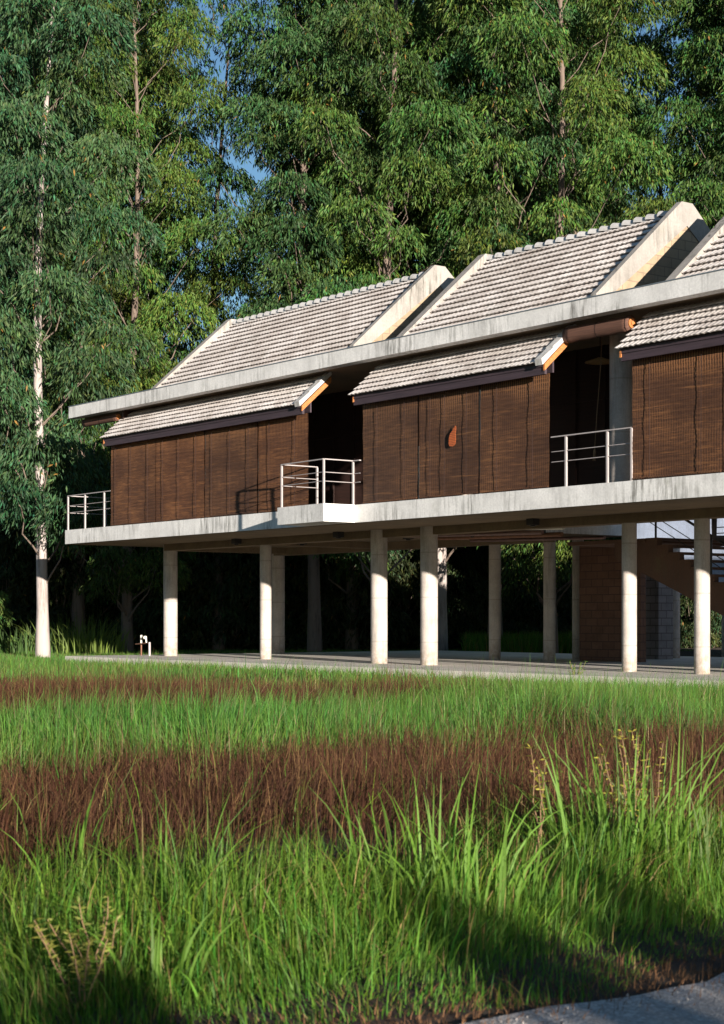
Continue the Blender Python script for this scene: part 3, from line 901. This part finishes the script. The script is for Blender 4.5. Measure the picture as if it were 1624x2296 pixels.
# ------------------------------------------------------------------ grass
def vnoise(x, y, s, seed=0):
    r = np.random.default_rng(seed); out = 0
    for k in range(5):
        a = r.uniform(0, 6.28); fr = s * r.uniform(.6, 1.8); ph = r.uniform(0, 6.28)
        out = out + np.sin((x * np.cos(a) + y * np.sin(a)) * fr + ph + 1.2 * np.sin((x * np.sin(a) - y * np.cos(a)) * fr * .7))
    return out / 5
def blades(name, n, xy, h, w_, colf, mat, seed, lean=.35, parent=None, segs=3, dirs=None, basez=None):
    rs = np.random.default_rng(seed)
    x, y = xy[:, 0], xy[:, 1]; n = len(x)
    z = gh(x, y) + uneven(x, y) - .01 if basez is None else basez
    ang = rs.uniform(0, 2 * np.pi, n)
    ln = np.abs(rs.normal(0, lean, n)) * h if dirs is None else dirs[1] * h
    ang = 2.6 * vnoise(x, y, 2.4, 77) * 2 + rs.normal(0, 1.0, n)
    if dirs is not None: ang = dirs[0]
    dx, dy = np.cos(ang) * ln, np.sin(ang) * ln
    # width vector roughly facing the viewer with scatter
    wa = rs.normal(0, .7, n) + math.atan2(RGT.y, RGT.x)
    wx, wy = np.cos(wa), np.sin(wa)
    vs = []
    for s in range(segs + 1):
        f = s / segs
        px = x + dx * f ** 2; py = y + dy * f ** 2; pz = z + h * (f - .28 * (ln / (h + 1e-6)) * f ** 3)
        ww = w_ * (1 - f) ** .7 * .5 if s < segs else w_ * 0.04
        vs.append(np.stack([px - wx * ww, py - wy * ww, pz], 1)); vs.append(np.stack([px + wx * ww, py + wy * ww, pz], 1))
    V = np.stack(vs, 1)                      # n, 2(segs+1), 3
    k = 2 * (segs + 1)
    base = np.arange(n)[:, None] * k
    F = np.concatenate([base + np.array([[2*s, 2*s+1, 2*s+3, 2*s+2]]) for s in range(segs)], 1).reshape(-1)
    col = colf(rs, n, x, y)
    cc = np.repeat(col, k, axis=0)
    return np_mesh(name, V.reshape(-1, 3), F, 4, mat, cc, parent)
def field(n, D0, D1, X0=-.26, X1=.26, seed=1, power=1.0):
    rs = np.random.default_rng(seed)
    D = np.sqrt(rs.uniform(D0 ** 2, D1 ** 2, n)) if power == 1.0 else D0 + (D1 - D0) * rs.random(n) ** power
    X = rs.uniform(X0, X1, n) * D
    P = np.array(CAM[:2])[None, :] + D[:, None] * np.array([FWD.x, FWD.y]) + X[:, None] * np.array([RGT.x, RGT.y])
    return P, D, X / D
def green(rs, n, x, y):
    v = np.clip(1 + .22 * vnoise(x, y, .9, 5) + rs.normal(0, .32, n), .3, 2.2)
    base = np.array([0.080, 0.152, 0.016])[None, :] * v[:, None]
    base[:, 0] *= np.clip(1 + .35 * vnoise(x, y, .5, 9) + rs.normal(0, .2, n), .45, 2)
    odd = rs.random(n) < .06
    base[odd] = np.array([.26, .18, .07]) * rs.uniform(.6, 1.2, odd.sum())[:, None]
    return base
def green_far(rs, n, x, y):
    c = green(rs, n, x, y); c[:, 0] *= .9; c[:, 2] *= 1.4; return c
def brown(rs, n, x, y):
    v = np.clip(1 + .25 * vnoise(x, y, .8, 15) + rs.normal(0, .3, n), .3, 2.2)
    base = np.array([0.050, 0.019, 0.009])[None, :] * v[:, None]
    odd = rs.random(n) < .18
    base[odd] = np.array([.14, .078, .03]) * rs.uniform(.6, 1.2, odd.sum())[:, None]
    return base
def is_brown(P, D, q):
    n1 = vnoise(P[:, 0], P[:, 1], .55, 21) ; n2 = vnoise(P[:, 0], P[:, 1], 2.2, 22)
    n_ = n1 * 1.3 + n2 * .8 + vnoise(P[:, 0], P[:, 1], 6.0, 23) * .3 + np.random.default_rng(len(P)).normal(0, .35, len(P))
    d0 = np.interp(q, [-.22, -.1, 0, .1, .22], [9.9, 9.5, 9.8, 11.2, 11.6])
    d1 = np.interp(q, [-.22, -.1, 0, .1, .22], [14.6, 15.8, 16.8, 17.6, 18.4])
    e0 = np.interp(q, [-.22, -.1, 0, .1, .22], [19.5, 20.0, 22.0, 25, 36])
    e1 = np.interp(q, [-.22, -.1, 0, .1, .22], [29, 29, 28.5, 27, 33])
    a = (D > d0 + n_ * .7) & (D < d1 + n_ * 1.0)
    b_ = (D > e0 + n_) & (D < e1 + n_ * 1.2)
    fl = np.random.default_rng(len(P) + 1).random(len(P)) < .035
    return (a | b_) ^ fl
def valid(P):
    x, y = P[:, 0], P[:, 1]
    on_pad = (x > -.05) & (y > -.05) & (y < 14.05)
    edge_ = 38.95 + .22 * np.sin(y * 1.3) + .1 * np.sin(y * 4.1)
    return (~on_pad) & (x < edge_)
gsets = {'g': [], 'b': []}
# near field
P, D, q = field(52000, 5.6, 12.5, -.30, .30, 2)
ok = valid(P); P, D, q = P[ok], D[ok], q[ok]
bw = is_brown(P, D, q)
dens = vnoise(P[:, 0], P[:, 1], 1.6, 31)
rr_ = np.random.default_rng(3)
edge_d = np.clip((38.6 - P[:, 0]) / 1.2, 0.0, 1)
keep = rr_.random(len(P)) < np.clip(.62 + .95 * dens, .10, 1) * (.25 + .75 * edge_d)
P, D, q, bw, dens, edge_d = P[keep], D[keep], q[keep], bw[keep], dens[keep], edge_d[keep]
hh = (rr_.gamma(9, 1 / 9, len(P)) * .30 * (1 + .55 * vnoise(P[:, 0], P[:, 1], 1.5, 33))) * (.30 + .70 * edge_d)
ww = np.clip(rr_.gamma(3.0, .0024, len(P)), .003, .018)
tag(blades('near_grass', 0, P[~bw], hh[~bw], ww[~bw], green, M['grass'], 41, .52), 'tall lush green grass filling the foreground beside the road', 'grass', kind='stuff')
tag(blades('dry_grass', 0, P[bw], hh[bw] * .9, ww[bw] * .8, brown, M['drygrass'], 42, .45), 'dead reddish brown grass just beyond the foreground grass', 'grass', kind='stuff')
# fine low grass under the near one
P, D, q = field(60000, 5.6, 13, -.30, .30, 6)
ok = valid(P); P = P[ok]; D = D[ok]; q = q[ok]; bw = is_brown(P, D, q); P = P[~bw]
ed = np.clip((38.75 - P[:, 0]) / .5, .25, 1)
tag(blades('low_grass', 0, P, rr_.uniform(.07, .22, len(P)) * ed, rr_.uniform(.003, .006, len(P)), green, M['grass'], 43, .55), 'fine low green grass between the tall foreground blades', 'grass', kind='stuff')
# trampled dry thatch along the road edge
yy = rr_.uniform(-24, -12, 9000); xx = 39.1 + rr_.normal(0, .26, 9000)
P = np.stack([xx, yy], 1)[xx < 39.6]
tag(blades('edge_thatch', 0, P, rr_.uniform(.02, .09, len(P)), rr_.uniform(.003, .007, len(P)), lambda r, n, x, y: np.array([.17, .085, .04]) * r.uniform(.3, 1.3, n)[:, None], M['drygrass'], 49, 1.4, segs=2), 'brown dried thatch along the broken road edge', 'grass', kind='stuff')
gb = MB(); rg = random.Random(8)
for k in range(160):
    x = 39.3 + abs(rg.gauss(0, .16)); y = rg.uniform(-20.5, -15); r = rg.uniform(.003, .009)
    gb.add([(x - r, y, .012), (x, y - r, .012), (x + r * 1.2, y, .012), (x, y + r, .012), (x + r * .2, y, .014 + r)], [(0, 1, 4), (1, 2, 4), (2, 3, 4), (3, 0, 4)])
tag(gb.build('gravel', M['asphalt']), 'loose pale grit scattered along the road edge', 'gravel', kind='stuff')
# middle field
P, D, q = field(125000, 12.5, 26, -.27, .27, 7)
ok = valid(P); P, D, q = P[ok], D[ok], q[ok]; bw = is_brown(P, D, q)
hh = rr_.gamma(10, .1, len(P)) * .33 * (1 + .22 * vnoise(P[:, 0], P[:, 1], .9, 34)); ww = rr_.uniform(.006, .012, len(P))
tag(blades('meadow_grass', 0, P[~bw], hh[~bw], ww[~bw], green_far, M['grass'], 44, .35), 'bright green meadow grass in the middle distance between brown strips', 'grass', kind='stuff')
tag(blades('dead_grass', 0, P[bw], hh[bw] * .95, ww[bw] * .9, brown, M['drygrass'], 45, .4), 'wide strip of dead reddish brown grass across the meadow', 'grass', kind='stuff')
# far field
P, D, q = field(120000, 26, 66, -.26, .26, 8, power=1.0)
ok = valid(P) & ((P[:, 1] < 1) | (P[:, 0] < 0)); P, D, q = P[ok], D[ok], q[ok]; bw = is_brown(P, D, q)
hh = rr_.gamma(9, 1 / 9, len(P)) * .22 * (1 + .3 * vnoise(P[:, 0], P[:, 1], .8, 35)); ww = rr_.uniform(.010, .018, len(P))
hh *= np.clip((-P[:, 1] + .2) / 1.5, .45, 1) 
tag(blades('far_grass', 0, P[~bw], hh[~bw], ww[~bw], green_far, M['grass'], 46, .4, segs=2), 'short green grass at the foot of the concrete pad', 'grass', kind='stuff')
tag(blades('withered_grass', 0, P[bw], hh[bw] * 1.1, ww[bw] * .9, brown, M['drygrass'], 47, .45, segs=2), 'thin far strip of withered brown grass before the house', 'grass', kind='stuff')
# sunlit grass beyond the pad
P, D, q = field(9000, 60, 64, .06, .16, 9)
ok = valid(P) & (P[:, 1] > 13); P = P[ok]
if len(P): tag(blades('rear_grass', 0, P, rr_.uniform(.3, .9, len(P)), rr_.uniform(.02, .035, len(P)), green, M['grass'], 48, .35, segs=2), 'rough green grass beyond the rear edge of the pad', 'grass', kind='stuff')

# broad bladed clumps (individual plants)
def reed_clump(x, D, n, h, spread, label, seed, wdt=.022, lean=.55, col=(.10, .19, .025), grp='broad bladed reed clumps'):
    px, py = cw(x, D)
    rs = np.random.default_rng(seed)
    a = rs.uniform(0, 2 * np.pi, n); r = spread * np.sqrt(rs.random(n)) * .5
    xy = np.stack([px + np.cos(a) * r, py + np.sin(a) * r], 1)
    h_ = h * rs.uniform(.40, 1.0, n) * (.86 if D < 20 else 1)
    def cf(r2, m, X, Y):
        c = np.array(col)[None, :] * np.clip(1 + r2.normal(0, .2, m), .5, 1.6)[:, None]
        return c
    ln = np.abs(rs.normal(.25, lean * .6, n)).clip(.03, .95)
    o = blades('reed_clump', n, xy, h_, np.full(n, wdt) * rs.uniform(.7, 1.2, n), cf, M['grass'], seed, dirs=(a + rs.normal(0, .4, n), ln), segs=5)
    return tag(o, label, 'grass clump', grp)
reed_clump(930, 9.4, 46, 1.0, .7, 'tall reed clump left of centre whose long blades cross the brown grass', 61)
reed_clump(1060, 9.2, 44, .85, .8, 'reed clump at the centre, right of the tallest leaning blades', 62)
reed_clump(1330, 10.4, 60, 1.2, .7, 'large fanning reed clump at the right, left of the yellow weed', 63)
reed_clump(1455, 10.4, 50, 1.3, .7, 'tallest reed clump at the right with blades fanning over the brown strip', 64)
reed_clump(1590, 10.2, 40, .85, .8, 'pale reed clump at the right frame edge', 65, col=(.12, .17, .06))
reed_clump(385, 8.9, 22, .92, .45, 'reed clump left of centre with one long upright blade', 66)
reed_clump(145, 9.4, 18, 1.0, .5, 'leaning reed clump near the left edge over the brown grass', 67)
reed_clump(500, 9.0, 24, .60, .5, 'small upright reed clump between the left and central clumps', 68)
reed_clump(735, 9.3, 30, .62, .5, 'slender reed clump directly left of the central reeds', 69)
reed_clump(330, 7.2, 24, .50, .5, 'low reed clump in the lower left foreground', 70)
reed_clump(160, 62, 240, 1.7, 3.4, 'big clump of tall grass beside the pale tree trunk at the left', 71, wdt=.05, col=(.10, .14, .03))
reed_clump(205, 60, 160, 1.3, 2.6, 'grass tussock between the pale trunk and the pad corner', 72, wdt=.05, col=(.12, .17, .03))
reed_clump(40, 61, 160, 1.2, 3.4, 'dark green grass tussock left of the pale trunk', 73, wdt=.05, col=(.06, .11, .03))
# weeds with yellowish leaves
def weed(x, D, h, label, seed, col=(.34, .30, .05), base_leaf=(.10, .16, .03), n=5, grp='yellow green weeds'):
    px, py = cw(x, D); z0 = float(gh(px, py) + uneven(px, py))
    rs = np.random.default_rng(seed)
    t = thing('weed', label, 'weed', (px, py, z0), grp)
    b = MB(); P_ = []; D_ = []; c_ = []
    for k in range(n):
        a = rs.uniform(0, 6.28); sp_ = rs.uniform(.05, .22) ; hh_ = h * rs.uniform(.6, 1)
        tip = Vector((px + math.cos(a) * sp_, py + math.sin(a) * sp_, z0 + hh_))
        pts = limb(b, (px, py, z0 - .02), tip, .006, .002, seed + k, n=5)
        for f in np.linspace(.35, 1, 12):
            i = min(len(pts) - 2, int(f * (len(pts) - 1))); p = pts[i].lerp(pts[i + 1], min(1, f * (len(pts) - 1) - i))
            for m_ in range(4):
                d = np.array([rs.normal(), rs.normal(), .5 + .3 * rs.normal()]); d /= np.linalg.norm(d)
                P_.append(tuple(p)); D_.append(d); c_.append(np.array(col if f > .55 else base_leaf) * rs.uniform(.6, 1.2))
    s_ = b.build('stem', M['rope']); s_.parent = t; s_.matrix_parent_inverse = Matrix.Translation(-Vector((px, py, z0)))
    P_ = np.array(P_); D_ = np.array(D_); m_ = len(P_)
    V = leaf_quads(P_, D_, rs.uniform(.02, .05, m_), rs.uniform(.007, .013, m_), rs)
    o = np_mesh('leaves', V - np.array([px, py, z0]), np.arange(m_ * 4), 4, M['grass'], np.repeat(np.array(c_), 4, axis=0), t)
weed(1430, 10.6, .90, 'tall weed with yellow leaves at the right, among the fanning reeds', 81)
weed(1395, 10.4, .80, 'shorter yellowish weed just left of the tall yellow one', 82)
weed(1215, 10.2, .85, 'single yellow tipped weed between the central and right reeds', 83, n=3)
weed(185, 6.9, .40, 'olive yellow weed in the lower left foreground', 84, (.20, .20, .04), n=7)
weed(215, 7.3, .42, 'second olive weed in the lower left, just right of the first', 85, (.18, .20, .04), n=6)
weed(1290, 33, .45, 'small leafy weed growing against the pad edge', 86, (.10, .2, .03), n=12)

# unseen shrubs added behind the camera to throw long shadows over the verge
bp = shrub_proto(51, 2.1, 1.3, 26, 330, (0.05, 0.09, 0.02)); bp.name = 'shadow_shrub'
spots = [(5.35, -3.2), (2.75, -3.4), (6.9, -4.4)]
for i, (xo, dd) in enumerate(spots):
    root = bp if i == 0 else copy_thing(bp, 'shadow_shrub')
    p = Vector(CAM) + FWD * dd + RGT * xo
    root.location = (p.x, p.y, 0); root.rotation_euler = (0, 0, i * 2.0); root.scale = [(.30, .30, .82), (.45, .45, .80), (.3, .3, .95)][i]
    tag(root, 'unseen green shrub added behind the viewpoint to cast shadow on the foreground', 'shrub', 'shrubs added behind the viewpoint for their shadow')
